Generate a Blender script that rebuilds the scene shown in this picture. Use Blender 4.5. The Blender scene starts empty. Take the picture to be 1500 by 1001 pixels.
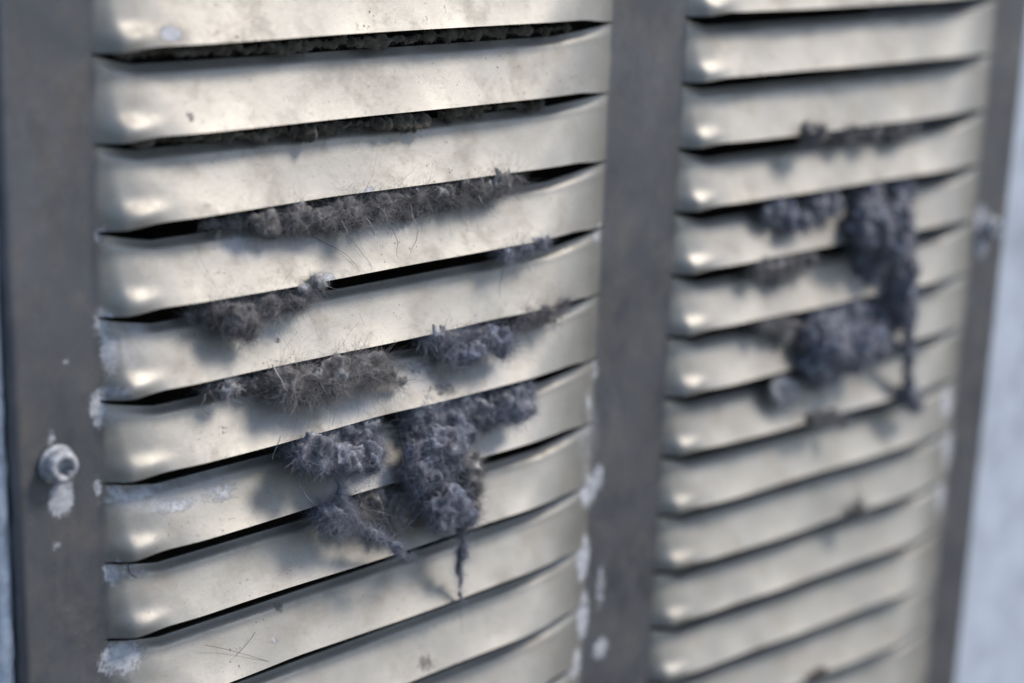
import bpy, math, random
import numpy as np
from mathutils import noise, Vector

# ------------------------------------------------------------------ camera, world, sun
S = 0.02                      # one louvre pitch = 20 mm; everything below is written in pitches
scene = bpy.context.scene
col = scene.collection

cam_data = bpy.data.cameras.new("camera")
cam = bpy.data.objects.new("camera", cam_data)
col.objects.link(cam)
cam.location = (-11.0457 * S, -17.8576 * S, 2.6277 * S)
cam.rotation_euler = (1.298243, -0.034476, -0.776030)
cam_data.sensor_fit = 'HORIZONTAL'
cam_data.sensor_width = 36.0
cam_data.lens = 64.8
cam_data.clip_start = 0.01
cam_data.clip_end = 500.0
cam_data.dof.use_dof = True
cam_data.dof.focus_distance = 23.55 * S
cam_data.dof.aperture_fstop = 5.4
cam_data.dof.aperture_blades = 7
scene.camera = cam

SUN_EL, SUN_AZ = math.radians(48), math.radians(48)     # azimuth to the right of the panel's outward normal
to_sun = Vector((math.sin(SUN_AZ) * math.cos(SUN_EL), -math.cos(SUN_AZ) * math.cos(SUN_EL), math.sin(SUN_EL)))
world = bpy.data.worlds.new("World")
scene.world = world
world.use_nodes = True
wn = world.node_tree
bg = wn.nodes["Background"]
sky = wn.nodes.new("ShaderNodeTexSky")
sky.sky_type = 'NISHITA'
sky.sun_disc = False
sky.sun_elevation = SUN_EL
sky.sun_rotation = math.atan2(to_sun.x, to_sun.y)
sky.air_density = 1.0
sky.dust_density = 1.0
wn.links.new(sky.outputs[0], bg.inputs[0])
bg.inputs[1].default_value = 0.115

sun_data = bpy.data.lights.new("sun", 'SUN')
sun_data.energy = 2.2
sun_data.angle = math.radians(13)
sun_data.color = (1.0, 0.90, 0.77)
sun = bpy.data.objects.new("sun", sun_data)
col.objects.link(sun)
sun.rotation_euler = (-to_sun).to_track_quat('-Z', 'Y').to_euler()

scene.view_settings.view_transform = 'Standard'
scene.view_settings.look = 'None'
scene.view_settings.gamma = 1.0
scene.view_settings.use_curve_mapping = False
scene.view_settings.exposure = 0.68

# ------------------------------------------------------------------ helpers
rng = np.random.default_rng(7)
random.seed(7)

def tag(o, label=None, cat=None, group=None, kind=None):
    if label: o["label"] = label
    if cat: o["category"] = cat
    if group: o["group"] = group
    if kind: o["kind"] = kind
    return o

def obj(name, mesh, mat=None, parent=None):
    o = bpy.data.objects.new(name, mesh)
    col.objects.link(o)
    if mat and not mesh.materials: mesh.materials.append(mat)
    if parent: o.parent = parent
    return o

def empty(name, loc=(0, 0, 0)):
    o = bpy.data.objects.new(name, None)
    o.location = loc
    o.empty_display_size = 0.01
    col.objects.link(o)
    return o

def mesh_from(name, verts, faces, smooth=True):
    me = bpy.data.meshes.new(name)
    me.from_pydata([tuple(v) for v in verts], [], [tuple(f) for f in faces])
    me.update()
    if smooth: me.shade_smooth()
    return me

def big_mesh(name, V, F):
    """V (n,3) floats, F (m,4) or (m,3) ints, numpy fast path"""
    me = bpy.data.meshes.new(name)
    k = F.shape[1]
    me.vertices.add(len(V)); me.vertices.foreach_set("co", V.astype(np.float32).ravel())
    me.loops.add(F.size); me.loops.foreach_set("vertex_index", F.astype(np.int32).ravel())
    me.polygons.add(len(F)); me.polygons.foreach_set("loop_start", np.arange(0, F.size, k, dtype=np.int32))
    me.update(calc_edges=True)
    me.validate()
    me.shade_smooth()
    return me

def smooth(x):
    x = np.clip(x, 0, 1)
    return x * x * (3 - 2 * x)

# ------------------------------------------------------------------ materials
class NT:
    def __init__(self, name):
        self.m = bpy.data.materials.new(name)
        self.m.use_nodes = True
        self.t = self.m.node_tree
        self.b = self.t.nodes["Principled BSDF"]
    def n(self, kind, **kw):
        nd = self.t.nodes.new("ShaderNode" + kind)
        for k, v in kw.items():
            if k.startswith("i_"):
                nd.inputs[k[2:].replace("_", " ")].default_value = v
            else: setattr(nd, k, v)
        return nd
    def l(self, a, b): self.t.links.new(a, b)
    def tex(self, scale, detail=6, rough=0.6, distort=0.0, coord=None):
        nd = self.n("TexNoise", i_Scale=scale, i_Detail=detail, i_Roughness=rough, i_Distortion=distort)
        self.l(coord or self.coord(), nd.inputs["Vector"])
        return nd.outputs["Fac"]
    def coord(self):
        if not hasattr(self, "_c"): self._c = self.n("TexCoord").outputs["Object"]
        return self._c
    def stretched(self, sx, sy, sz):
        mp = self.n("Mapping"); mp.inputs["Scale"].default_value = (sx, sy, sz)
        self.l(self.coord(), mp.inputs["Vector"])
        return mp.outputs[0]
    def ramp(self, fac, stops):
        r = self.n("ValToRGB"); el = r.color_ramp.elements
        while len(el) < len(stops): el.new(0.5)
        for e, (p, c) in zip(el, stops):
            e.position = p; e.color = c if len(c) == 4 else (*c, 1)
        self.l(fac, r.inputs[0])
        return r.outputs[0]
    def mix(self, fac, a, b):
        m = self.n("Mix", data_type='RGBA')
        if isinstance(fac, float): m.inputs[0].default_value = fac
        else: self.l(fac, m.inputs[0])
        for i, v in ((6, a), (7, b)):
            if isinstance(v, tuple): m.inputs[i].default_value = (*v, 1)
            else: self.l(v, m.inputs[i])
        return m.outputs[2]
    def math(self, op, a, b=0.0, clamp=False):
        m = self.n("Math", operation=op, use_clamp=clamp)
        for i, v in ((0, a), (1, b)):
            if isinstance(v, (int, float)): m.inputs[i].default_value = v
            else: self.l(v, m.inputs[i])
        return m.outputs[0]
    def maprange(self, v, a, b, c=0.0, d=1.0):
        m = self.n("MapRange", interpolation_type='SMOOTHSTEP')
        self.l(v, m.inputs[0])
        for i, x in enumerate((a, b, c, d)): m.inputs[i + 1].default_value = x
        return m.outputs[0]
    def bump(self, h, strength, dist):
        b = self.n("Bump", i_Strength=strength, i_Distance=dist)
        self.l(h, b.inputs["Height"])
        self.l(b.outputs[0], self.b.inputs["Normal"])
        return b
    def attr(self, name):
        return self.n("Attribute", attribute_name=name).outputs["Fac"]

def metal_material(name):
    t = NT(name); b = t.b
    grain = t.tex(120, 5, 0.65, coord=t.stretched(0.25, 1, 1.0))
    cloud = t.tex(28, 5, 0.6)
    fine = t.tex(900, 3, 0.6)
    base = t.ramp(cloud, [(0.3, (0.270, 0.265, 0.250)), (0.7, (0.370, 0.364, 0.346))])
    stile = t.attr("stile")                                  # 1 on the flat stiles, weathered, with their dark reflection painted into the colour, 0 on the slats
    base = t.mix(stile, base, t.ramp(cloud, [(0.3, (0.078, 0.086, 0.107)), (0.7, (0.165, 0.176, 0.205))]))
    base = t.mix(t.maprange(grain, 0.35, 0.75, 0.0, 0.22), base, (0.19, 0.19, 0.186))
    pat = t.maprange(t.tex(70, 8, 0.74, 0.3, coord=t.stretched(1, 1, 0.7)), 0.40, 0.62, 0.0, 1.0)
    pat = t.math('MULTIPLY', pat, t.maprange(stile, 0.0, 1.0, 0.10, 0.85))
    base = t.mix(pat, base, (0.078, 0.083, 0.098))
    # dark fly specks, tiny brown corrosion dots
    vor = t.n("TexVoronoi", i_Scale=330.0, i_Randomness=1.0)
    t.l(t.coord(), vor.inputs["Vector"])
    sz = t.n("SeparateColor"); t.l(vor.outputs["Color"], sz.inputs[0])
    rad = t.math('MULTIPLY', t.maprange(sz.outputs[0], 0.80, 1.0), t.maprange(t.tex(22, 3), 0.46, 0.66, 0.0, 0.20))
    speck = t.math('LESS_THAN', vor.outputs["Distance"], rad)
    base = t.mix(t.math('MULTIPLY', speck, 0.75), base, (0.10, 0.075, 0.055))
    vor2 = t.n("TexVoronoi", i_Scale=900.0, i_Randomness=1.0)
    t.l(t.coord(), vor2.inputs["Vector"])
    s2 = t.n("SeparateColor"); t.l(vor2.outputs["Color"], s2.inputs[0])
    rad2 = t.math('MULTIPLY', t.maprange(s2.outputs[1], 0.72, 1.0), t.maprange(t.tex(40, 4), 0.44, 0.66, 0.04, 0.34))
    speck2 = t.math('LESS_THAN', vor2.outputs["Distance"], rad2)
    base = t.mix(t.math('MULTIPLY', speck2, 0.75), base, (0.11, 0.08, 0.055))
    stain = t.maprange(t.tex(75, 7, 0.7, 0.1), 0.44, 0.72, 0.0, 0.30)
    base = t.mix(stain, base, (0.24, 0.205, 0.165))
    mott = t.maprange(t.tex(2600, 3, 0.7), 0.3, 0.7, 0.0, 0.30)
    base = t.mix(mott, base, (0.20, 0.195, 0.185))
    # painted-on-by-weather deposits: ragged edges from noise, place from the vertex layer
    dn = t.math('MULTIPLY_ADD', t.tex(650, 8, 0.82, 0.3), 3.0); dn.node.inputs[2].default_value = -1.5
    dustv = t.math('ADD', t.attr("dust"), dn)
    dust = t.maprange(dustv, 0.30, 0.75, 0.0, 0.85)
    soft = t.math('MULTIPLY', t.maprange(t.attr("film"), 0.0, 1.0), t.maprange(t.tex(160, 6, 0.7), 0.3, 0.75))
    grime = t.maprange(t.math('ADD', t.attr("grime"), dn), 0.35, 0.62, 0.0, 0.85)
    base = t.mix(soft, base, (0.52, 0.54, 0.60))
    base = t.mix(grime, base, (0.12, 0.11, 0.11))
    dcol = t.ramp(t.tex(420, 4), [(0.35, (0.34, 0.36, 0.41)), (0.65, (0.58, 0.60, 0.66))])
    base = t.mix(dust, base, dcol)
    t.l(base, b.inputs["Base Color"])
    cover = t.math('MAXIMUM', t.math('MAXIMUM', dust, grime), t.math('MULTIPLY', soft, 0.8))
    cover = t.math('MAXIMUM', cover, speck)
    cover = t.math('MAXIMUM', cover, t.math('MULTIPLY', pat, 0.5))
    cover = t.math('MAXIMUM', cover, t.math('MULTIPLY', stain, 0.9))
    t.l(t.math('MULTIPLY_ADD', cover, -0.80).node.outputs[0], b.inputs["Metallic"])
    b.inputs["Metallic"].links[0].from_node.inputs[2].default_value = 0.80
    rr = t.math('MULTIPLY_ADD', cloud, 0.20); rr.node.inputs[2].default_value = 0.43
    t.l(t.math('ADD', rr, t.math('MULTIPLY', cover, 0.5), clamp=True), b.inputs["Roughness"])
    h = t.math('ADD', t.math('MULTIPLY', fine, 0.25), t.math('MULTIPLY', dust, 1.6))
    h = t.math('ADD', h, t.math('MULTIPLY', cloud, 1.0))
    t.bump(h, 0.35, 0.0003)
    return t.m

METAL = metal_material("weathered_vent_metal")

def simple(name, c, rough=0.8, metallic=0.0, nscale=60, var=0.35, bump=0.3, bdist=0.001):
    t = NT(name)
    f = t.tex(nscale, 7, 0.65)
    lo = tuple(x * (1 - var) for x in c); hi = tuple(min(1, x * (1 + var)) for x in c)
    t.l(t.ramp(f, [(0.3, lo), (0.7, hi)]), t.b.inputs["Base Color"])
    t.b.inputs["Roughness"].default_value = rough
    t.b.inputs["Metallic"].default_value = metallic
    t.bump(f, bump, bdist)
    return t.m

WALL = simple("painted_render", (0.42, 0.475, 0.565), 0.85, 0, 45, 0.24, 0.5, 0.0012)
DARK = simple("dark_duct", (0.035, 0.030, 0.026), 0.95, 0, 200, 0.5, 0.8, 0.002)  # near-black brown for the whole duct lining
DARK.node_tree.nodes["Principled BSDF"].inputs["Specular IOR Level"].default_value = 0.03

def lint_material(name, lo, mid, hi, tint):
    t = NT(name)
    big = t.tex(110, 4, 0.6)
    f = t.tex(260, 5, 0.66, 0.4)
    c = t.ramp(f, [(0.28, lo), (0.52, mid), (0.74, hi)])
    c = t.mix(t.maprange(big, 0.42, 0.66, 0.0, 0.75), c, t.ramp(f, [(0.3, tuple(x * 0.4 for x in tint)), (0.72, tint)]))
    t.l(c, t.b.inputs["Base Color"])
    t.b.inputs["Roughness"].default_value = 1.0
    t.b.inputs["Specular IOR Level"].default_value = 0.1
    t.b.inputs["Sheen Weight"].default_value = 0.25
    t.b.inputs["Sheen Roughness"].default_value = 0.5
    h = t.math('ADD', t.tex(1400, 4, 0.7, 1.2), t.math('MULTIPLY', f, 1.3))
    t.bump(h, 0.5, 0.0006)
    return t.m

LINT = {
    'blue': lint_material("blue_grey_lint", (0.045, 0.047, 0.06), (0.165, 0.168, 0.195), (0.58, 0.59, 0.64), (0.17, 0.205, 0.305)),
    'grey': lint_material("grey_lint", (0.05, 0.047, 0.046), (0.14, 0.136, 0.14), (0.60, 0.595, 0.61), (0.20, 0.195, 0.20)),
    'dark': lint_material("dark_lint", (0.03, 0.029, 0.029), (0.13, 0.126, 0.128), (0.40, 0.39, 0.40), (0.19, 0.18, 0.18)),
    'brown': lint_material("brown_lint", (0.03, 0.026, 0.021), (0.10, 0.09, 0.072), (0.22, 0.20, 0.165), (0.13, 0.11, 0.085)),
    'pale': lint_material("pale_lint", (0.20, 0.20, 0.21), (0.45, 0.45, 0.47), (0.72, 0.72, 0.74), (0.50, 0.52, 0.56)),
}
def fibre_material(name, c):
    t = NT(name)
    t.l(t.ramp(t.tex(160, 3), [(0.35, tuple(x * 0.45 for x in c)), (0.65, c)]), t.b.inputs["Base Color"])
    t.b.inputs["Roughness"].default_value = 0.7
    t.b.inputs["Specular IOR Level"].default_value = 0.2
    return t.m
FIBRE = {'blue': fibre_material("blue_grey_fibre", (0.33, 0.35, 0.43)), 'grey': fibre_material("grey_fibre", (0.36, 0.35, 0.355)),
         'dark': fibre_material("dark_fibre", (0.34, 0.33, 0.35)), 'brown': fibre_material("brown_fibre", (0.16, 0.14, 0.115)), 'pale': fibre_material("pale_fibre", (0.6, 0.6, 0.64))}
HAIR = fibre_material("dark_hair", (0.06, 0.05, 0.045))

PAVING = simple("grey_paving", (0.055, 0.057, 0.062), 0.9, 0, 6, 0.3, 0.5, 0.003)
def ground_mesh():
    n = 24; V = []; F = []
    for j in range(n + 1):
        for i in range(n + 1):
            x = -40 + 80 * i / n; y = 0.09 - 60 * (j / n) ** 2
            V.append((x, y, -0.75 + 0.004 * noise.noise(Vector((x, y, 0)))))
    F = [(j * (n + 1) + i, (j + 1) * (n + 1) + i, (j + 1) * (n + 1) + i + 1, j * (n + 1) + i + 1) for j in range(n) for i in range(n)]
    return mesh_from("ground", V, F)
ground = obj("ground", ground_mesh(), PAVING)
ground["kind"] = "structure"

# ------------------------------------------------------------------ the wall
WALL_Y = 0.26
def wall_mesh():
    xs = np.concatenate([[-40.0], np.linspace(-6, 30, 73), [70.0]]); zs = np.concatenate([[-38.0], np.linspace(-20, 8, 57), [45.0]])
    V = []; F = []
    for z in zs:
        for x in xs:
            y = WALL_Y + 0.03 * noise.fractal(Vector((x * 0.9, 3.1, z * 0.9)), 0.9, 2.0, 4)
            V.append((x * S, y * S, z * S))
    nx = len(xs); nz = len(zs)
    hole = lambda i, j: xs[i] > -0.6 and xs[i + 1] < 19.8 and zs[j] > -15.9 and zs[j + 1] < 2.4
    F = [(j * nx + i, j * nx + i + 1, (j + 1) * nx + i + 1, (j + 1) * nx + i) for j in range(nz - 1) for i in range(nx - 1) if not hole(i, j)]
    me = mesh_from("rendered_wall", V, F)
    return me
wall = obj("rendered_wall", wall_mesh(), WALL)
m = wall.modifiers.new("thickness", 'SOLIDIFY'); m.thickness = 0.1; m.offset = -1
tag(wall, "pale blue painted wall along the right edge behind the metal vent", "wall")

# ------------------------------------------------------------------ vent grille
PX0, PX1, PZ0, PZ1 = -1.03, 20.05, -16.6, 3.0
COLS = [(0.05, 8.65), (10.20, 18.92)]
ROW0, ROW1 = -1, 15
def lip_z(c, i, s):              # straight-ish rows that fan very slightly, as the pressed sheet does
    a, b = ((0.05 - 1.010 * i, -0.995 * i), (0.0 - 0.984 * i, -0.03 - 1.020 * i))[c]
    return a + (b - a) * s
def end_profile(s, v, W, sl=1.0, sr=1.0):
    """0 at both ends of the louvre, 1 along its middle; a flat cap facet that leans in, wider at the lip"""
    def half(q, k, cl, cw):
        q = np.clip(q, 0, None)
        w = (0.38 + 0.55 * v) * k
        lin = q * q / (q + 0.07) / w
        lin = np.where(lin < 0.75, lin, np.where(lin > 1.35, 1.0, 0.75 + 0.25 * np.sin(np.clip((lin - 0.75) / 0.60, 0, 1) * math.pi / 2)))
        return cl * smooth(q / cw) + (1 - cl) * lin
    return half(s, sl, 0.50, 0.30) * half(W - s, sr, 0.20, 0.5)
DEPTH = 0.345
def louvre_depth(s, v, W, r):
    e = end_profile(s, v, W, 1.0, 1.45)
    d = DEPTH * r.uniform(0.95, 1.04) * e * (0.25 * v * v + 0.80 * v - 0.05 * smooth(v * 4))
    q = (s - r.uniform(0.33, 0.43)) / r.uniform(0.85, 1.15)
    bead = np.exp(-(q / np.where(q < 0, 0.21, 0.28)) ** 2) * np.exp(-(np.where(v < 0.85, (v - 0.85) / 0.13, (v - 0.85) / 0.20)) ** 2)
    return d + r.uniform(0.065, 0.09) * bead * smooth(s / 0.15)

SPOTS_DUST, SPOTS_FILM, SPOTS_GRIME = [], [], []
SPOTS_DUST += [(0.118, -3.045, 0.137, 0.181, 0.75), (0.181, -3.383, 0.119, 0.315, 0.8), (0.034, -4.043, 0.139, 0.217, 0.8), (0.159, -3.876, 0.199, 0.067, 0.7), (0.458, -3.044, 0.258, 0.075, 0.6), (0.246, -5.121, 0.142, 0.136, 0.7), (0.5, -5.25, 0.49, 0.086, 0.75), (0.983, -5.488, 0.312, 0.087, 0.7), (1.693, -5.478, 0.255, 0.116, 0.62), (0.237, -7.31, 0.332, 0.244, 0.85), (0.162, -6.162, 0.143, 0.172, 0.8), (0.428, -6.261, 0.258, 0.087, 0.5), (0.12, -2.017, 0.087, 0.098, 0.7), (0.383, -6.133, 0.103, 0.069, 0.6), (8.581, -7.095, 0.208, 0.284, 0.9), (8.532, -8.176, 0.17, 0.419, 0.9), (8.597, -9.162, 0.159, 0.445, 0.9), (8.462, -9.931, 0.16, 0.279, 0.8), (8.513, -3.08, 0.1, 0.189, 0.6), (8.6, -5.178, 0.102, 0.171, 0.55), (8.452, -5.631, 0.128, 0.236, 0.5), (18.514, -7.609, 0.259, 0.354, 0.75), (18.766, -8.621, 0.23, 0.482, 0.7), (18.674, -9.576, 0.214, 0.415, 0.65), (2.431, -7.667, 0.089, 0.056, 0.5), (3.188, -2.898, 0.097, 0.081, 0.8), (3.865, -1.879, 0.109, 0.055, 0.7), (0.946, 0.242, 0.135, 0.081, 1.3)]
SPOTS_DUST += [(-0.49, -5.11, 0.169, 0.217, 0.95), (-0.466, -4.947, 0.139, 0.166, 0.9), (-0.572, -5.642, 0.06, 0.059, 0.8), (-0.605, -4.332, 0.078, 0.115, 0.6), (19.281, -4.577, 0.225, 0.405, 0.8), (19.102, -4.135, 0.256, 0.295, 0.7), (-0.368, -3.428, 0.039, 0.033, 0.8), (9.056, -9.864, 0.189, 0.204, 0.85), (8.79, -6.934, 0.157, 0.264, 0.7), (8.981, -8.793, 0.107, 0.449, 0.6), (0.042, -4.175, 0.1, 0.184, 0.7), (-0.003, -5.055, 0.06, 0.152, 0.7)]
SPOTS_FILM += [(3.57, -2.445, 1.3, 0.182, 0.6), (3.258, -4.702, 1.212, 0.204, 0.7), (5.4, -4.541, 1.05, 0.216, 0.7), (3.845, -5.771, 0.68, 0.19, 0.6), (6.632, -5.785, 0.733, 0.205, 0.5), (2.178, -2.351, 0.519, 0.227, 0.7), (2.489, -3.479, 0.637, 0.223, 0.5), (0.74, -5.325, 0.618, 0.173, 0.8), (1.437, -5.4, 0.632, 0.221, 0.6), (4.296, -4.529, 1.359, 0.238, 0.4), (6.048, -4.66, 0.594, 0.3, 0.5), (0.498, -3.314, 0.299, 0.335, 0.7), (0.291, -4.111, 0.4, 0.21, 0.5), (2.813, -4.431, 0.976, 0.273, 0.35), (8.527, -6.294, 0.257, 0.649, 0.5), (15.31, -7.106, 0.907, 0.317, 0.4)]
SPOTS_GRIME += [(1.201, -0.717, 0.069, 0.066, 0.55), (2.648, -7.335, 0.089, 0.075, 0.75), (5.076, -8.796, 0.157, 0.122, 0.6), (2.535, -5.037, 0.097, 0.064, 0.4), (5.209, -4.779, 0.465, 0.098, 0.42), (1.694, -4.634, 0.084, 0.053, 0.4), (0.749, -4.165, 0.041, 0.034, 0.7), (14.735, -11.988, 0.217, 0.13, 0.8), (1.407, -3.282, 0.051, 0.043, 0.5), (2.534, -3.645, 0.032, 0.045, 0.8), (4.706, -4.444, 0.685, 0.115, 0.35)]

def paint(me, X, Z):
    for name, spots in (("dust", SPOTS_DUST), ("film", SPOTS_FILM), ("grime", SPOTS_GRIME)):
        val = np.zeros(len(X))
        for (x, z, rx, rz, a) in spots:
            q = ((X - x) / rx) ** 2 + ((Z - z) / rz) ** 2
            val = np.maximum(val, a * np.clip(1.15 - 0.75 * q, 0, 1))
        at = me.attributes.new(name, 'FLOAT', 'POINT')
        at.data.foreach_set("value", val.astype(np.float32))

def stile_layer(me, val):
    me.attributes.new("stile", 'FLOAT', 'POINT').data.foreach_set("value", val.astype(np.float32))

grille = empty("vent_grille", (9.5 * S, 0, PZ0 * S))
tag(grille, "weathered bare metal louvred vent with two columns of slats", "vent grille")
def put(o):                       # keep panel coordinates although the root sits at the foot of the grille
    o.parent = grille
    o.location = (-9.5 * S, 0, -PZ0 * S)
    return o

def louvre_mesh(c, i, nx=150, nz=34):
    x0, x1 = COLS[c]; W = x1 - x0
    sx = np.concatenate([np.linspace(0, 1.4, 44)[:-1], np.linspace(1.4, W - 2.2, nx - 80)[:-1], np.linspace(W - 2.2, W, 44)])
    v = np.linspace(0, 1, nz); v = 1 - (1 - v) ** 1.25
    SX, V = np.meshgrid(sx, v)
    r = random.Random(100 * c + i)
    sag, ph = r.uniform(-0.025, 0.02), r.uniform(0, 6)
    t = SX / W
    endt = np.clip(SX / (0.6 if i <= 2 else 0.8), 0, 1) ** 0.7 * np.clip((W - SX) / 1.2, 0, 1) ** 0.7
    zl = lip_z(c, i, t) + 0.07 * smooth(SX / 0.8) * smooth((W - SX) / 1.0) + sag * np.sin(math.pi * t) + 0.008 * np.sin(5 * t + ph)
    zt = lip_z(c, i - 1, t) - ((0.155 if i <= 2 else 0.22 if i <= 6 else 0.232 + 0.008 * (i - 7)) + r.uniform(-0.02, 0.02)) * endt - 0.004
    Z = zt + (zl - zt) * V
    d = louvre_depth(SX, V, W, r)
    d = d - 0.07 * endt * (1 - smooth(V / 0.16))          # upper edge rolls back into the slot
    kink = r.uniform(1.5, W - 1.5)                           # handling dents
    d = d + (0.014 * np.sin(1.7 * SX + ph) * V + 0.008 * np.sin(4.1 * SX + 2 * ph) * V * (1 - V) * 4 - r.uniform(0, 0.035) * np.exp(-((SX - kink) / 0.5) ** 2) * V ** 2) * endt
    d = np.where((SX <= 1e-9) | (SX >= W - 1e-9), 0.0, d)
    X = x0 + SX
    th = 0.035
    n = len(sx)
    front = np.stack([X, -d, Z], -1)
    back = front + np.array([0, th, 0.0]) * (1 + 0 * V[..., None])
    lip = np.stack([front[-1], back[-1]]); topr = np.stack([front[0], back[0]])
    grids = [front, back, lip, topr]
    P = []; F = []; k = 0
    for gi, gr in enumerate(grids):
        rows = gr.shape[0]
        I = k + (np.arange(rows - 1)[:, None] * n + np.arange(n - 1)[None, :]).ravel()
        q = np.stack([I, I + n, I + n + 1, I + 1], 1)
        F.append(q if gi in (0, 2) else q[:, ::-1])
        P.append(gr.reshape(-1, 3)); k += rows * n
    P = np.concatenate(P); F = np.concatenate(F)
    me = big_mesh("louvre", P * S, F)
    paint(me, P[:, 0], P[:, 2])
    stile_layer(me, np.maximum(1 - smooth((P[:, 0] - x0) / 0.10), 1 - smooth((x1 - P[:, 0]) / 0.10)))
    me.materials.append(METAL)
    return me

for c in range(2):
    for i in range(ROW0, ROW1 + 1):
        seen = -1 <= i <= 12 if c == 0 else True
        o = obj("louvre_slat", louvre_mesh(c, i))
        put(o)

# flat face of the sheet: left, middle and right stiles, top and bottom rails, folded back at the rim
def face_mesh():
    xs = sorted(set([PX0 + 0.06, PX1 - 0.06] + [a for cc in COLS for a in cc] + list(np.linspace(PX0 + 0.06, COLS[0][0], 24)) + list(np.linspace(COLS[0][1], COLS[1][0], 24)) + list(np.linspace(COLS[1][1], PX1 - 0.06, 20))))
    zt, zb = [lip_z(0, ROW0 - 1, 0.5) - 0.0, lip_z(0, ROW1, 0.5)]
    zs = [PZ0 + 0.06] + list(np.linspace(-15.4, 2.0, 260)) + [PZ1 - 0.06]
    V = []; F = []
    for z in zs:
        for x in xs:
            y = 0.012 * math.sin(1.3 * x + 0.7 * z) * math.sin(0.9 * z + 0.3) * min(1, max(0, (x - PX0) * (PX1 - x) * 0.2)) if not any(abs(x - a) < 1e-6 for cc in COLS for a in cc) else 0
            V.append((x, abs(y), z))
    n = len(xs)
    for j in range(len(zs) - 1):
        for i in range(n - 1):
            xm = 0.5 * (xs[i] + xs[i + 1]); zm = 0.5 * (zs[j] + zs[j + 1])
            if any(a < xm < b for a, b in COLS) and -15.4 < zm < 2.0: continue
            F.append((j * n + i, j * n + i + 1, (j + 1) * n + i + 1, (j + 1) * n + i))
    # folded rim
    def strip(pts_out):
        k = len(V)
        for ring in pts_out: V.extend(ring)
    corners = [(PX0, PZ0), (PX1, PZ0), (PX1, PZ1), (PX0, PZ1)]
    rings = []
    for off, y in ((0.06, 0.0), (0.03, 0.010), (0.010, 0.030), (0.0, 0.06), (0.0, 0.30)):
        rings.append([(PX0 + off, y, PZ0 + off), (PX1 - off, y, PZ0 + off), (PX1 - off, y, PZ1 - off), (PX0 + off, y, PZ1 - off)])
    k0 = len(V)
    for rg in rings: V.extend(rg)
    for a in range(len(rings) - 1):
        for q in range(4):
            b0 = k0 + 4 * a; b1 = b0 + 4
            F.append((b0 + q, b1 + q, b1 + (q + 1) % 4, b0 + (q + 1) % 4))
    me = mesh_from("face_sheet", [(x * S, y * S, z * S) for x, y, z in V], F)
    arr = np.array(V)
    paint(me, arr[:, 0], arr[:, 2])
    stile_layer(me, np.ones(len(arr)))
    me.materials.append(METAL)
    return me
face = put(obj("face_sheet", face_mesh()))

# sealant bead squeezed out along the left rim
def bead_mesh(x, seed):
    V = []; F = []; K = 7; zs = np.linspace(-16.4, 2.8, 240)
    for z in zs:
        w = 0.10 + 0.07 * noise.fractal(Vector((seed, z * 1.2, 0)), 1.0, 2.0, 4)
        h = 0.10 + 0.06 * noise.fractal(Vector((seed + 5, z * 1.7, 0)), 1.0, 2.0, 4)
        for k in range(K):
            a = math.pi * k / (K - 1)
            V.append(((x + math.cos(a) * w) * S, (WALL_Y + 0.03 - math.sin(a) * h) * S, z * S))
    for j in range(len(zs) - 1):
        for k in range(K - 1):
            F.append((j * K + k, j * K + k + 1, (j + 1) * K + k + 1, (j + 1) * K + k))
    return mesh_from("sealant_bead", V, F)
SEAL = simple("old_sealant", (0.62, 0.66, 0.72), 0.6, 0, 260, 0.25, 0.6, 0.0008)
put(obj("sealant_bead", bead_mesh(PX0 - 0.10, 2.0), SEAL))

# the duct behind the slots
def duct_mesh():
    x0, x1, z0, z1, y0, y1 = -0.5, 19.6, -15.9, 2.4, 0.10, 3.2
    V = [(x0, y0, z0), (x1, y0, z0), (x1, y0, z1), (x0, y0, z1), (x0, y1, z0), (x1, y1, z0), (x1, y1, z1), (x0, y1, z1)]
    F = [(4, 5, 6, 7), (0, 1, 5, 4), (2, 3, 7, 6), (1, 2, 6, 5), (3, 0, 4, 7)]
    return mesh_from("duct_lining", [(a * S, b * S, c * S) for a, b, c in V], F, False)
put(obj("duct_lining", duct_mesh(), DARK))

# screws: rounded head with a six-lobed recess
SCREW = simple("dusty_screw_zinc", (0.33, 0.345, 0.38), 0.7, 0.2, 420, 0.75, 0.9, 0.0006)
def screw_mesh(R, Hh):
    K = 60
    prof = [(1.00, 0.0), (1.02, 0.30), (1.0, 0.62), (0.93, 0.84), (0.80, 0.96), (0.66, 1.0), (0.58, 0.97)]
    V = []; F = []
    for r, h in prof:
        for k in range(K):
            a = 2 * math.pi * k / K; V.append((r * R * math.cos(a), -h * Hh, r * R * math.sin(a)))
    for r, h, lob in ((0.50, 0.90, 0.13), (0.46, 0.45, 0.16), (0.40, 0.30, 0.12), (0.0, 0.26, 0)):
        for k in range(K):
            a = 2 * math.pi * k / K; q = r * R * (1 + lob * math.cos(6 * a)); V.append((q * math.cos(a), -h * Hh, q * math.sin(a)))
    n = len(V) // K
    for j in range(n - 1):
        for k in range(K):
            F.append((j * K + k, (j + 1) * K + k, (j + 1) * K + (k + 1) % K, j * K + (k + 1) % K))
    return mesh_from("screw", [(a * S, b * S, c * S) for a, b, c in V], F)
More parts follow.
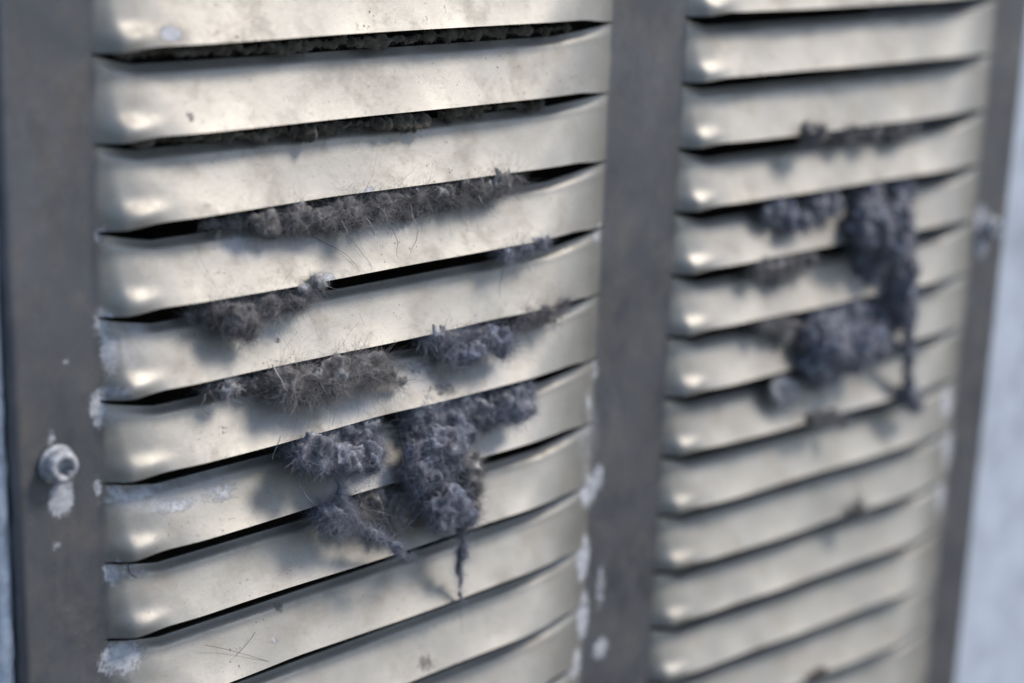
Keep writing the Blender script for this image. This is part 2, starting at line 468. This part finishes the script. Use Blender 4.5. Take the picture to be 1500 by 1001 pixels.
def washer_mesh(R0, R1, h):
    K = 40; V = []; F = []
    for r, y in ((R1, 0.0), (R1, h * 0.7), (R1 * 0.96, h), (R0, h)):
        for k in range(K):
            a = 2 * math.pi * k / K; V.append((r * math.cos(a) * S, -y * S, r * math.sin(a) * S))
    for j in range(3):
        for k in range(K): F.append((j * K + k, (j + 1) * K + k, (j + 1) * K + (k + 1) % K, j * K + (k + 1) % K))
    return mesh_from("washer", V, F)
SCREWS = [(-0.55, -4.63), (19.40, -4.35)]
sm = screw_mesh(0.20, 0.20); wm = washer_mesh(0.15, 0.235, 0.035)
sm.materials.append(SCREW); wm.materials.append(SCREW)
for k, (x, z) in enumerate(SCREWS):
    o = put(obj("screw", sm)); o.location = Vector(o.location) + Vector((x * S, -0.02 * S, z * S)); o.rotation_euler = (0, 0.3 + k, 0)
    w = obj("washer", wm, None, o)

# ------------------------------------------------------------------ lint
def ico(sub=3):
    import bmesh
    bm = bmesh.new(); bmesh.ops.create_icosphere(bm, subdivisions=sub, radius=1.0)
    V = np.array([v.co[:] for v in bm.verts]); F = np.array([[v.index for v in f.verts] for f in bm.faces]); bm.free()
    return V, F
ICO = ico(3)
def fbm(p, sc, o=4, h=0.8):
    return noise.fractal(Vector((p[0] * sc, p[1] * sc, p[2] * sc)), h, 2.0, o)

def blob_body(blobs, seed, voxel=0.035, rough=1.0):
    """lumps fused by a voxel remesh, then crumbled by layered noise (pitches)"""
    Vs = []; Fs = []; n = 0
    for (x, d, z, rx, ry, rz) in blobs:
        V, F = ICO
        k = 1 + np.array([0.28 * fbm(v + seed + n, 1.1, 3) for v in V])[:, None]
        Vs.append(V * k * np.array([rx, ry, rz]) + np.array([x, -d, z])); Fs.append(F + n); n += len(V)
    me = big_mesh("tmp", np.concatenate(Vs), np.concatenate(Fs))
    o = bpy.data.objects.new("tmp", me); col.objects.link(o)
    md = o.modifiers.new("r", 'REMESH'); md.mode = 'VOXEL'; md.voxel_size = voxel
    dg = bpy.context.evaluated_depsgraph_get()
    out = bpy.data.meshes.new_from_object(o.evaluated_get(dg))
    bpy.data.objects.remove(o); bpy.data.meshes.remove(me)
    n = len(out.vertices)
    P = np.empty(n * 3); out.vertices.foreach_get("co", P); P = P.reshape(-1, 3)
    N = np.empty(n * 3); out.vertex_normals.foreach_get("vector", N); N = N.reshape(-1, 3)
    amp = np.empty(n)
    for k in range(n):
        p = P[k] + seed
        w = Vector((fbm(p, 2.5, 2), fbm(p + 5, 2.5, 2), fbm(p + 11, 2.5, 2))) * 0.12
        q = p + np.array(w)
        amp[k] = 0.09 * fbm(p, 3.0, 3) + 0.17 * (0.22 - abs(fbm(q + 9, 4.5, 2))) + 0.045 * (0.2 - abs(fbm(q + 3, 10.0, 2))) + 0.008 * fbm(q, 18.0, 3)
    P = P + N * (amp * rough)[:, None]
    out.vertices.foreach_set("co", (P * S).ravel()); out.update()
    out.shade_smooth()
    N2 = np.empty(n * 3); out.vertex_normals.foreach_get("vector", N2)
    return out, P, N2.reshape(-1, 3)

def fibres_mesh(name, paths, radii):
    """paths (n,m,3) pitches, radii (n,m): thin three-sided tubes, one mesh"""
    n, m, _ = paths.shape
    T = np.gradient(paths, axis=1); T /= np.linalg.norm(T, axis=2, keepdims=True) + 1e-9
    ref = np.tile(rng.normal(size=(n, 1, 3)), (1, m, 1))
    A = np.cross(T, ref); A /= np.linalg.norm(A, axis=2, keepdims=True) + 1e-9
    B = np.cross(T, A)
    V = np.stack([paths + radii[..., None] * (math.cos(a) * A + math.sin(a) * B) for a in (0, 2.0944, 4.1888)], 2)  # n,m,3,3
    idx = np.arange(n * m * 3).reshape(n, m, 3)
    F = []
    for k in range(3):
        k2 = (k + 1) % 3
        F.append(np.stack([idx[:, :-1, k], idx[:, 1:, k], idx[:, 1:, k2], idx[:, :-1, k2]], -1).reshape(-1, 4))
    return big_mesh(name, (V * S).reshape(-1, 3), np.concatenate(F))

def fuzz(P, N, count, length, lift, rad=0.0035, m=7, grav=0.15, curl=0.55):
    ok = np.nonzero(N[:, 2] < 0.30)[0]
    k = ok[rng.integers(0, len(ok), count)]
    p = P[k] + rng.normal(size=(count, 3)) * 0.01; nrm = N[k]
    t = rng.normal(size=(count, 3)); t -= (t * nrm).sum(1, keepdims=True) * nrm
    t /= np.linalg.norm(t, axis=1, keepdims=True) + 1e-9
    lf = rng.uniform(-0.1, 1, (count, 1)) ** 3 * lift + 0.12
    d = t + nrm * lf; d /= np.linalg.norm(d, axis=1, keepdims=True)
    L = length * rng.lognormal(0, 0.45, count)
    step = (L / (m - 1))[:, None]
    axis = rng.normal(size=(count, 3)); bend = rng.normal(size=(count, 1)) * curl
    path = [p]
    for j in range(m - 1):
        d = d + np.cross(axis, d) * bend / (m - 1) * 2 + rng.normal(size=(count, 3)) * 0.16 + np.array([0, 0, -grav / m])
        d -= nrm * 0.05 * (lf < 0.4)
        d /= np.linalg.norm(d, axis=1, keepdims=True)
        p = p + d * step; path.append(p)
    path = np.stack(path, 1)
    r = rad * rng.uniform(0.6, 1.5, (count, 1)) * np.linspace(1, 0.45, m)[None, :]
    return path, r

def poly_curve(pts, n, jit=0.0, seed=0):
    pts = np.array(pts, float)
    t = np.linspace(0, len(pts) - 1, n)
    out = []
    for q in t:
        i = int(min(q, len(pts) - 2)); f = q - i
        p0, p1, p2, p3 = pts[max(i - 1, 0)], pts[i], pts[i + 1], pts[min(i + 2, len(pts) - 1)]
        out.append(0.5 * (2 * p1 + (p2 - p0) * f + (2 * p0 - 5 * p1 + 4 * p2 - p3) * f * f + (3 * p1 - p0 - 3 * p2 + p3) * f ** 3))
    out = np.array(out)
    if jit:
        for k, p in enumerate(out):
            out[k] += jit * np.array([fbm(p + seed, 3.0, 3), fbm(p + seed + 7, 3.0, 3), fbm(p + seed + 13, 3.0, 3)])
    return out

def lint_clump(label, kind, blobs, seed, fuzz_n=900, fuzz_len=0.30, lift=0.9, hairs=(), rough=1.0, voxel=0.026, name="lint_clump", cat="lint", group=None, rad=0.0020):
    """blobs: (X, d, Z, rx, ry, rz); hairs: ([(X,d,Z)...], radius)"""
    top = max(blobs, key=lambda b: b[2])
    base = np.array([top[0], -top[1], top[2]])
    root = empty(name, tuple(base * S)); tag(root, label, cat, group)
    me, P, N = blob_body(blobs, seed, voxel, rough)
    me.name = "fluff_body"; me.materials.clear()
    off = tuple(-base * S)
    o = obj("fluff_body", me, LINT[kind], root); o.location = off
    pa, ra = fuzz(P, N, int(fuzz_n * 3.4), fuzz_len * 0.62, lift * 0.10, rad * 0.82, grav=0.35)
    pb, rb = fuzz(P, N, max(6, fuzz_n // 30), fuzz_len * 0.9, lift * 1.2, rad * 0.9)
    pa = np.concatenate([pa, pb]); ra = np.concatenate([ra, rb])
    f = obj("fibres", fibres_mesh("fibres", pa, ra), FIBRE[kind], root); f.location = off; tag(f, kind="stuff")
    for (pts, r) in hairs:
        hair_part(root, pts, r, off, kind, seed)
    return root

def hair_part(root, pts, r, off, kind, seed):
    c = poly_curve([(x, -d, z) for x, d, z in pts], 26, 0.03, seed)
    rr = np.full((1, 26), r) * np.linspace(1, 0.5, 26)[None, :]
    h = obj("loose_strand", fibres_mesh("loose_strand", c[None], rr), HAIR if kind == 'hair' else FIBRE[kind], root); h.location = off

def lint_string(label, kind, pts, seed, fuzz_n=500, fuzz_len=0.2, lift=1.0, name="lint_string", voxel=0.02, hairs=()):
    """a twisted string of lint: pts (X, d, Z, r) along its length"""
    c = poly_curve([(x, d, z) for x, d, z, r in pts], 44, 0.05, seed)
    rs = np.interp(np.linspace(0, len(pts) - 1, 44), range(len(pts)), [p[3] for p in pts])
    blobs = []
    for k in range(44):
        q = rs[k] * (0.8 + 0.5 * fbm(c[k] + seed, 4.0, 2)); q = max(q, 0.016)
        blobs.append((c[k][0], c[k][1], c[k][2], q * 1.25, q * 1.25, q * 1.4))
    return lint_clump(label, kind, blobs, seed, fuzz_n, fuzz_len, lift, hairs=hairs, rough=0.3, voxel=voxel, name=name)

def loose_hair(label, pts, r=0.005, seed=0):
    b = np.array([pts[0][0], -pts[0][1], pts[0][2]])
    c = poly_curve([(x, -d, z) for x, d, z in pts], 30, 0.0, seed) - b
    rr = np.full((1, 30), r) * np.linspace(1, 0.6, 30)[None, :]
    h = obj("loose_hair", fibres_mesh("loose_hair", c[None], rr), HAIR); h.location = tuple(b * S)
    tag(h, label, "hair")

lint_clump('row of small pale lint tufts at the left end of the long fringe', 'grey', [(2.335, 0.255, -2.016, 0.088, 0.08, 0.054), (2.623, 0.245, -2.019, 0.099, 0.09, 0.064), (2.837, 0.215, -2.101, 0.11, 0.12, 0.147), (2.728, 0.245, -1.98, 0.179, 0.09, 0.055), (2.125, 0.22, -2.039, 0.098, 0.06, 0.045)], 1, 450, 0.22, 0.8, hairs=[])
lint_clump('fibrous grey lint fringe with hanging threads under the third slat edge', 'grey', [(3.307, 0.235, -2.076, 0.162, 0.1, 0.084), (3.638, 0.195, -2.087, 0.225, 0.14, 0.122), (3.613, 0.36, -2.17, 0.112, 0.12, 0.103), (4.067, 0.195, -2.057, 0.187, 0.14, 0.114), (3.967, 0.34, -2.128, 0.082, 0.09, 0.085), (4.421, 0.225, -2.022, 0.188, 0.11, 0.077), (4.744, 0.245, -1.992, 0.169, 0.09, 0.058), (3.14, 0.24, -2.116, 0.141, 0.08, 0.065)], 2, 1300, 0.34, 1.1, hairs=[([(3.641, 0.5, -2.149), (3.679, 0.55, -2.267), (3.748, 0.55, -2.39)], 0.012), ([(3.921, 0.5, -2.095), (4.044, 0.52, -2.256), (4.246, 0.4, -2.526), (4.331, 0.35, -2.799)], 0.006), ([(4.38, 0.5, -2.078), (4.528, 0.5, -2.364), (4.553, 0.45, -2.511), (4.485, 0.4, -2.756)], 0.006), ([(3.271, 0.48, -2.142), (3.45, 0.4, -2.379), (3.719, 0.35, -2.644), (3.85, 0.4, -2.849)], 0.006)])
lint_clump('lumpy grey lint mass at the right end of the long fringe', 'grey', [(5.195, 0.225, -1.999, 0.192, 0.11, 0.088), (5.511, 0.205, -2.046, 0.13, 0.13, 0.159), (5.885, 0.205, -2.013, 0.174, 0.13, 0.12), (6.243, 0.205, -1.995, 0.198, 0.13, 0.122), (6.499, 0.235, -1.989, 0.133, 0.1, 0.092), (5.93, 0.14, -2.225, 0.373, 0.06, 0.091), (5.201, 0.12, -2.238, 0.28, 0.05, 0.079)], 3, 1100, 0.3, 1.0, hairs=[([(5.608, 0.5, -2.083), (5.643, 0.52, -2.176), (5.741, 0.5, -2.255)], 0.008)])
lint_clump('dark lint clump drooping to a point from the left of fourth slat edge', 'dark', [(1.864, 0.195, -3.084, 0.216, 0.14, 0.127), (1.792, 0.36, -3.209, 0.176, 0.14, 0.162), (1.928, 0.34, -3.364, 0.089, 0.1, 0.1), (2.335, 0.185, -3.09, 0.279, 0.15, 0.128), (2.704, 0.185, -3.077, 0.262, 0.15, 0.139), (2.903, 0.205, -3.051, 0.142, 0.13, 0.13), (1.584, 0.235, -3.006, 0.195, 0.1, 0.089)], 4, 1700, 0.28, 0.9, hairs=[([(1.843, 0.4, -3.379), (1.924, 0.4, -3.444)], 0.008), ([(2.618, 0.5, -3.069), (2.671, 0.5, -3.182)], 0.006)])
lint_clump('small whitish fluff flake stuck on the fourth slat edge', 'pale', [(2.932, 0.385, -2.861, 0.091, 0.035, 0.056), (3.03, 0.385, -2.919, 0.071, 0.03, 0.046), (2.775, 0.38, -2.944, 0.08, 0.03, 0.037)], 5, 260, 0.12, 0.7, hairs=[])
lint_clump('small blue grey tuft under the right part of fourth slat edge', 'blue', [(6.427, 0.195, -2.962, 0.201, 0.14, 0.113), (6.683, 0.205, -2.975, 0.203, 0.13, 0.093), (6.392, 0.235, -3.046, 0.112, 0.1, 0.082), (6.987, 0.235, -2.931, 0.204, 0.1, 0.073)], 6, 700, 0.24, 1.0, hairs=[([(6.181, 0.45, -3.006), (6.163, 0.45, -3.194), (6.266, 0.3, -3.383), (6.278, 0.3, -3.656)], 0.006)])
lint_clump('matted lint ball with stray hairs under the left of fifth slat edge', 'grey', [(2.964, 0.135, -4.184, 0.268, 0.2, 0.228), (2.926, 0.46, -4.207, 0.184, 0.16, 0.15), (2.54, 0.4, -4.131, 0.182, 0.16, 0.167), (3.233, 0.42, -4.121, 0.268, 0.17, 0.17), (3.661, 0.38, -4.163, 0.292, 0.14, 0.134), (3.969, 0.36, -4.298, 0.211, 0.1, 0.097), (2.469, 0.215, -4.029, 0.162, 0.12, 0.13), (3.14, 0.4, -4.335, 0.309, 0.12, 0.095)], 7, 2400, 0.36, 0.9, hairs=[([(2.26, 0.42, -3.854), (2.341, 0.52, -4.109), (2.463, 0.5, -4.27)], 0.014), ([(2.384, 0.6, -4.054), (2.545, 0.6, -4.305), (2.754, 0.5, -4.434), (2.835, 0.4, -4.729), (2.781, 0.4, -4.899)], 0.006), ([(2.851, 0.62, -4.137), (3.076, 0.55, -4.467), (3.215, 0.45, -4.656), (3.207, 0.42, -4.846)], 0.006), ([(2.688, 0.62, -3.973), (2.437, 0.6, -4.064), (2.265, 0.55, -4.175)], 0.006)])
lint_clump('wispy lint tongue trailing right beside the matted ball', 'grey', [(4.103, 0.34, -4.328, 0.212, 0.07, 0.059), (4.378, 0.3, -4.463, 0.129, 0.05, 0.039), (3.792, 0.36, -4.1, 0.251, 0.1, 0.096), (3.61, 0.235, -4.077, 0.209, 0.1, 0.096)], 8, 700, 0.3, 0.6, hairs=[])
lint_clump('tiny pale flake left of the matted lint ball', 'pale', [(1.728, 0.3, -4.072, 0.138, 0.05, 0.082), (1.642, 0.28, -3.991, 0.069, 0.05, 0.072)], 9, 160, 0.16, 0.6, hairs=[])
lint_clump('purple grey lint tuft under the middle of fifth slat edge', 'blue', [(5.994, 0.155, -4.149, 0.314, 0.18, 0.165), (6.048, 0.44, -4.154, 0.245, 0.17, 0.164), (5.683, 0.42, -4.251, 0.221, 0.14, 0.122), (5.442, 0.195, -4.067, 0.264, 0.14, 0.132), (5.351, 0.3, -4.249, 0.088, 0.06, 0.202), (5.108, 0.215, -3.987, 0.262, 0.12, 0.11), (6.272, 0.42, -4.334, 0.135, 0.1, 0.083)], 10, 2000, 0.3, 1.0, hairs=[])
lint_clump('small dark tufts near the right end of fifth slat edge', 'dark', [(6.812, 0.195, -3.998, 0.183, 0.14, 0.158), (6.846, 0.235, -4.115, 0.091, 0.1, 0.095), (7.25, 0.195, -3.998, 0.196, 0.14, 0.149), (7.527, 0.235, -3.933, 0.163, 0.1, 0.085), (6.996, 0.215, -4.004, 0.206, 0.12, 0.105)], 11, 900, 0.26, 1.0, hairs=[])
lint_clump('rounded blue grey lint ball under the left half of sixth slat edge', 'blue', [(3.201, 0.055, -5.154, 0.378, 0.28, 0.245), (3.69, 0.015, -5.193, 0.406, 0.32, 0.311), (3.981, 0.035, -5.392, 0.308, 0.3, 0.335), (3.703, 0.56, -5.351, 0.167, 0.22, 0.174), (3.317, 0.54, -5.271, 0.308, 0.24, 0.182), (2.898, 0.155, -5.062, 0.241, 0.18, 0.182), (2.797, 0.56, -5.06, 0.216, 0.2, 0.179), (3.855, 0.095, -5.064, 0.316, 0.24, 0.166)], 12, 5200, 0.22, 1.0, hairs=[([(2.304, 0.5, -4.772), (2.23, 0.5, -4.935), (2.274, 0.4, -5.08)], 0.008)], rough=0.95)
lint_clump('largest lint mass hanging in a long ragged flap from sixth slat edge', 'blue', [(5.312, 0.095, -5.02, 0.423, 0.24, 0.259), (4.966, 0.135, -5.137, 0.256, 0.2, 0.278), (5.323, 0.095, -5.367, 0.448, 0.24, 0.369), (4.888, 0.58, -5.538, 0.461, 0.24, 0.36), (5.33, 0.115, -6.162, 0.452, 0.22, 0.372), (5.121, 0.56, -6.334, 0.375, 0.18, 0.258), (5.47, 0.54, -6.625, 0.166, 0.12, 0.153), (4.576, 0.52, -5.631, 0.183, 0.15, 0.358), (4.887, 0.215, -6.18, 0.164, 0.12, 0.259), (5.897, 0.165, -5.217, 0.215, 0.17, 0.285), (5.398, 0.5, -5.425, 0.187, 0.16, 0.28), (5.595, 0.135, -5.066, 0.284, 0.2, 0.218), (4.801, 0.195, -5.107, 0.139, 0.14, 0.192)], 13, 7500, 0.22, 1.0, hairs=[([(5.637, 0.5, -6.628), (5.696, 0.5, -6.795)], 0.008), ([(4.797, 0.5, -6.274), (4.583, 0.4, -6.499), (4.506, 0.35, -6.594), (4.363, 0.3, -6.475)], 0.006)], rough=0.95)
lint_clump('round blue lint knob right of the largest hanging mass', 'blue', [(6.725, 0.135, -5.165, 0.293, 0.2, 0.269), (6.541, 0.46, -5.191, 0.217, 0.18, 0.199), (6.214, 0.175, -5.157, 0.192, 0.16, 0.265), (6.294, 0.44, -5.227, 0.192, 0.14, 0.154), (6.004, 0.36, -5.309, 0.167, 0.12, 0.175), (6.916, 0.215, -5.101, 0.147, 0.12, 0.18)], 14, 3000, 0.2, 1.0, hairs=[], rough=0.95)
lint_clump('grey teardrop tuft dangling beside the lower right of the largest mass', 'grey', [(5.65, 0.46, -5.987, 0.079, 0.06, 0.186), (5.686, 0.46, -6.247, 0.135, 0.1, 0.249), (5.735, 0.46, -6.491, 0.102, 0.07, 0.187), (5.754, 0.44, -5.835, 0.067, 0.05, 0.145)], 15, 700, 0.22, 0.8, hairs=[])
lint_string('thin knotted lint tail hanging below the largest mass', 'blue', [(5.387, 0.52, -6.672, 0.085), (5.452, 0.5, -6.886, 0.038), (5.471, 0.5, -7.044, 0.029), (5.488, 0.5, -7.171, 0.052), (5.486, 0.48, -7.32, 0.029), (5.513, 0.46, -7.529, 0.025), (5.525, 0.44, -7.715, 0.019), (5.531, 0.44, -7.883, 0.012)], 16, 450, 0.16, 1.0, hairs=[([(5.4, 0.5, -7.229), (5.364, 0.5, -7.322), (5.387, 0.48, -7.458)], 0.006), ([(5.531, 0.44, -7.862), (5.572, 0.42, -8.131), (5.601, 0.4, -8.409)], 0.005)])
lint_clump('small blue tuft under the seventh slat edge where the long string starts', 'blue', [(3.165, 0.46, -6.007, 0.157, 0.1, 0.087), (3.223, 0.46, -6.144, 0.063, 0.07, 0.097), (3.411, 0.48, -6.023, 0.074, 0.07, 0.194), (3.16, 0.255, -6.001, 0.105, 0.08, 0.078), (3.102, 0.44, -6.073, 0.084, 0.06, 0.077)], 17, 1000, 0.26, 1.0, hairs=[([(2.629, 0.5, -5.496), (2.795, 0.5, -5.747), (2.962, 0.5, -5.881)], 0.005)])
lint_string('knotted blue lint string stretching down right across the seventh gap', 'blue', [(3.119, 0.55, -5.391, 0.017), (3.226, 0.56, -5.646, 0.031), (3.308, 0.56, -5.852, 0.04), (3.425, 0.56, -6.041, 0.036), (3.585, 0.58, -6.226, 0.031), (3.763, 0.58, -6.424, 0.049), (4.004, 0.58, -6.592, 0.036), (4.211, 0.58, -6.714, 0.05), (4.31, 0.58, -6.798, 0.023), (4.604, 0.56, -7.04, 0.009)], 18, 700, 0.18, 1.0, hairs=[])
lint_clump('dark lint plug filling the slot behind the knotted string', 'dark', [(4.007, 0.215, -6.12, 0.26, 0.12, 0.199), (4.357, 0.26, -6.288, 0.153, 0.1, 0.181), (3.772, 0.215, -6.209, 0.258, 0.12, 0.178), (4.462, 0.22, -6.158, 0.154, 0.1, 0.141), (4.199, 0.28, -6.489, 0.153, 0.08, 0.14), (4.402, 0.26, -6.645, 0.066, 0.05, 0.101)], 19, 1300, 0.3, 0.8, hairs=[([(3.57, 0.45, -5.757), (3.648, 0.5, -5.999), (3.729, 0.45, -6.224)], 0.005), ([(3.649, 0.5, -6.046), (4.125, 0.5, -6.258), (4.356, 0.45, -6.526), (5.088, 0.4, -6.674)], 0.005)])
lint_clump('crumbly brown dirt crust in the slot under the second slat', 'brown', [(0.83, 0.05, -0.99, 0.373, 0.04, 0.03), (1.52, 0.08, -1.017, 0.476, 0.07, 0.053), (2.315, 0.08, -1.039, 0.488, 0.07, 0.063), (3.144, 0.09, -1.06, 0.45, 0.08, 0.074), (3.791, 0.1, -1.063, 0.408, 0.08, 0.075), (4.464, 0.11, -1.066, 0.374, 0.08, 0.076), (4.813, 0.14, -1.109, 0.147, 0.07, 0.077), (5.708, 0.06, -1.049, 0.539, 0.05, 0.05), (6.74, 0.05, -1.049, 0.444, 0.05, 0.041)], 20, 500, 0.16, 0.7, hairs=[], name='dirt_crust', cat='dirt')
lint_clump('thin brown dirt crust in the slot under the topmost slat', 'brown', [(0.767, 0.04, 0.028, 0.367, 0.04, 0.025), (1.548, 0.06, 0.017, 0.565, 0.06, 0.052), (2.742, 0.06, -0.018, 0.684, 0.07, 0.063), (4.031, 0.06, -0.021, 0.711, 0.07, 0.065), (5.305, 0.06, -0.019, 0.632, 0.06, 0.058), (6.431, 0.05, -0.023, 0.544, 0.05, 0.05), (7.361, 0.04, -0.042, 0.402, 0.04, 0.031)], 21, 400, 0.14, 0.6, hairs=[], name='dirt_crust', cat='dirt')
lint_clump('dark lint lining the slot under the third slat left of the fringe', 'dark', [(1.805, 0.08, -2.033, 0.35, 0.06, 0.054), (2.594, 0.12, -2.191, 0.399, 0.08, 0.11), (3.237, 0.12, -2.288, 0.407, 0.08, 0.112), (4.266, 0.1, -2.24, 0.629, 0.08, 0.096)], 22, 700, 0.2, 0.8, hairs=[])
lint_clump('dark lint lining the slot under the fourth slat left end', 'dark', [(1.494, 0.08, -3.084, 0.293, 0.06, 0.063), (1.853, 0.14, -3.128, 0.295, 0.08, 0.091)], 23, 400, 0.2, 0.8, hairs=[])
lint_clump('dark lint lining the slot under the fifth slat left end', 'dark', [(1.743, 0.14, -4.044, 0.397, 0.09, 0.091), (2.352, 0.16, -4.109, 0.364, 0.1, 0.13)], 24, 600, 0.22, 0.8, hairs=[([(1.256, 0.4, -4.018), (1.204, 0.4, -4.179), (1.272, 0.4, -4.304)], 0.005)])
lint_clump('pale lilac lint tufts under the third slat of the far column', 'grey', [(13.082, 0.38, -1.929, 0.312, 0.18, 0.143), (14.269, 0.135, -2.022, 0.376, 0.2, 0.198), (14.856, 0.135, -2.05, 0.3, 0.2, 0.188), (15.74, 0.155, -2.124, 0.333, 0.18, 0.179), (16.168, 0.215, -2.129, 0.168, 0.12, 0.129)], 30, 900, 0.3, 0.9, hairs=[])
lint_clump('dark blue lint tufts left of the tall mass under fourth far slat', 'blue', [(12.821, 0.155, -3.253, 0.315, 0.18, 0.242), (12.489, 0.195, -3.162, 0.286, 0.14, 0.168), (13.622, 0.175, -3.242, 0.241, 0.16, 0.197), (13.998, 0.175, -3.228, 0.243, 0.16, 0.223), (12.953, 0.34, -3.35, 0.289, 0.12, 0.145)], 31, 900, 0.3, 0.9, hairs=[])
lint_clump('tall dark blue lint mass bridging three slats of the far column', 'blue', [(15.194, 0.095, -3.285, 0.389, 0.24, 0.306), (16.189, 0.115, -3.273, 0.34, 0.22, 0.287), (14.758, 0.5, -3.578, 0.464, 0.28, 0.377), (15.475, 0.52, -3.842, 0.417, 0.3, 0.511), (16.121, 0.015, -4.57, 0.573, 0.32, 0.474), (15.406, 0.075, -4.519, 0.366, 0.26, 0.441), (15.931, 0.52, -4.752, 0.283, 0.24, 0.442), (16.18, 0.035, -5.135, 0.461, 0.3, 0.398), (16.111, 0.055, -5.559, 0.433, 0.28, 0.398)], 32, 2500, 0.34, 1.0, hairs=[], rough=0.95)
lint_clump('mottled grey lint tuft under the fifth slat of the far column', 'grey', [(12.762, 0.135, -4.044, 0.317, 0.2, 0.195), (13.316, 0.135, -4.075, 0.268, 0.2, 0.197), (12.809, 0.185, -4.224, 0.265, 0.15, 0.146), (12.122, 0.215, -4.03, 0.234, 0.12, 0.191)], 33, 800, 0.28, 0.9, hairs=[])
lint_clump('broad blue lint ball below the tall mass in far column', 'blue', [(14.271, 0.035, -5.266, 0.499, 0.3, 0.382), (15.018, 0.015, -5.453, 0.536, 0.32, 0.441), (13.777, 0.56, -5.489, 0.543, 0.3, 0.399), (14.493, 0.56, -5.732, 0.497, 0.28, 0.407), (13.617, 0.5, -5.831, 0.353, 0.2, 0.3), (14.284, 0.195, -6.266, 0.279, 0.14, 0.205), (15.153, 0.52, -5.733, 0.337, 0.22, 0.361), (13.732, 0.155, -5.332, 0.273, 0.18, 0.276)], 34, 2500, 0.34, 1.0, hairs=[], rough=0.95)
lint_clump('small mauve tuft left of the broad far lint ball', 'grey', [(12.725, 0.185, -5.043, 0.266, 0.15, 0.171), (12.411, 0.215, -5.008, 0.185, 0.12, 0.121), (13.006, 0.195, -5.203, 0.188, 0.14, 0.148)], 35, 500, 0.26, 0.9, hairs=[])
lint_string('dark lint tail trailing down the right of the far clumps', 'blue', [(16.023, 0.5, -5.14, 0.168), (16.28, 0.5, -5.805, 0.097), (16.352, 0.48, -6.327, 0.061), (16.492, 0.46, -6.74, 0.098), (16.522, 0.44, -7.008, 0.172), (16.97, 0.4, -7.366, 0.05)], 36, 500, 0.3, 1.0, hairs=[([(16.502, 0.45, -6.976), (17.051, 0.45, -6.978), (17.428, 0.42, -7.215)], 0.02), ([(16.502, 0.45, -6.976), (16.093, 0.42, -6.828)], 0.02)])
lint_clump('whitish fluff smear below the broad far lint ball', 'pale', [(13.002, 0.3, -6.301, 0.297, 0.06, 0.199), (12.852, 0.26, -6.163, 0.189, 0.05, 0.149)], 37, 300, 0.25, 0.7, hairs=[])
lint_clump('tiny dark wisps on the eighth slat edge of far column', 'dark', [(14.189, 0.4, -6.91, 0.195, 0.05, 0.064), (14.582, 0.42, -7.083, 0.07, 0.04, 0.129), (13.848, 0.36, -6.876, 0.166, 0.04, 0.051)], 38, 300, 0.25, 0.9, hairs=[])
lint_clump('small wisp on the ninth slat edge of far column', 'grey', [(15.402, 0.42, -8.947, 0.116, 0.05, 0.067), (15.299, 0.42, -8.819, 0.072, 0.04, 0.08)], 39, 200, 0.25, 0.9, hairs=[([(15.322, 0.44, -8.883), (15.14, 0.5, -8.499), (15.062, 0.4, -8.125)], 0.012)])
lint_clump('small rusty brown crumb low on the far column', 'brown', [(14.423, 0.42, -11.876, 0.117, 0.06, 0.107), (14.561, 0.42, -11.839, 0.088, 0.05, 0.081)], 40, 60, 0.1, 0.6, hairs=[], name='rust_crumb', cat='crumb')
loose_hair('short dark hair lying on the bottom left slat, the more upright one', [(2.141, 0.2, -7.466), (2.039, 0.22, -7.543), (1.908, 0.25, -7.607), (1.779, 0.28, -7.652)], 0.004, 35)
loose_hair('long fine hair trailing to the right along the bottom left slat', [(1.369, 0.18, -7.422), (1.668, 0.2, -7.562), (2.044, 0.27, -7.756), (2.541, 0.34, -8.039)], 0.0032, 36)
loose_hair('thin curled hair on the slat left of the matted lint ball', [(1.469, 0.14, -4.149), (1.355, 0.2, -4.216), (1.346, 0.24, -4.308), (1.431, 0.26, -4.372)], 0.005, 37)
loose_hair('fine curved hair on the slat below the lint fringe', [(3.091, 0.1, -2.387), (3.317, 0.16, -2.519), (3.564, 0.24, -2.679), (3.709, 0.34, -2.894)], 0.004, 38)
loose_hair('small curl of thread at the left corner below the seventh slat', [(0.399, 0.1, -6.02), (0.33, 0.1, -6.09), (0.333, 0.12, -6.191), (0.415, 0.14, -6.259)], 0.012, 39)
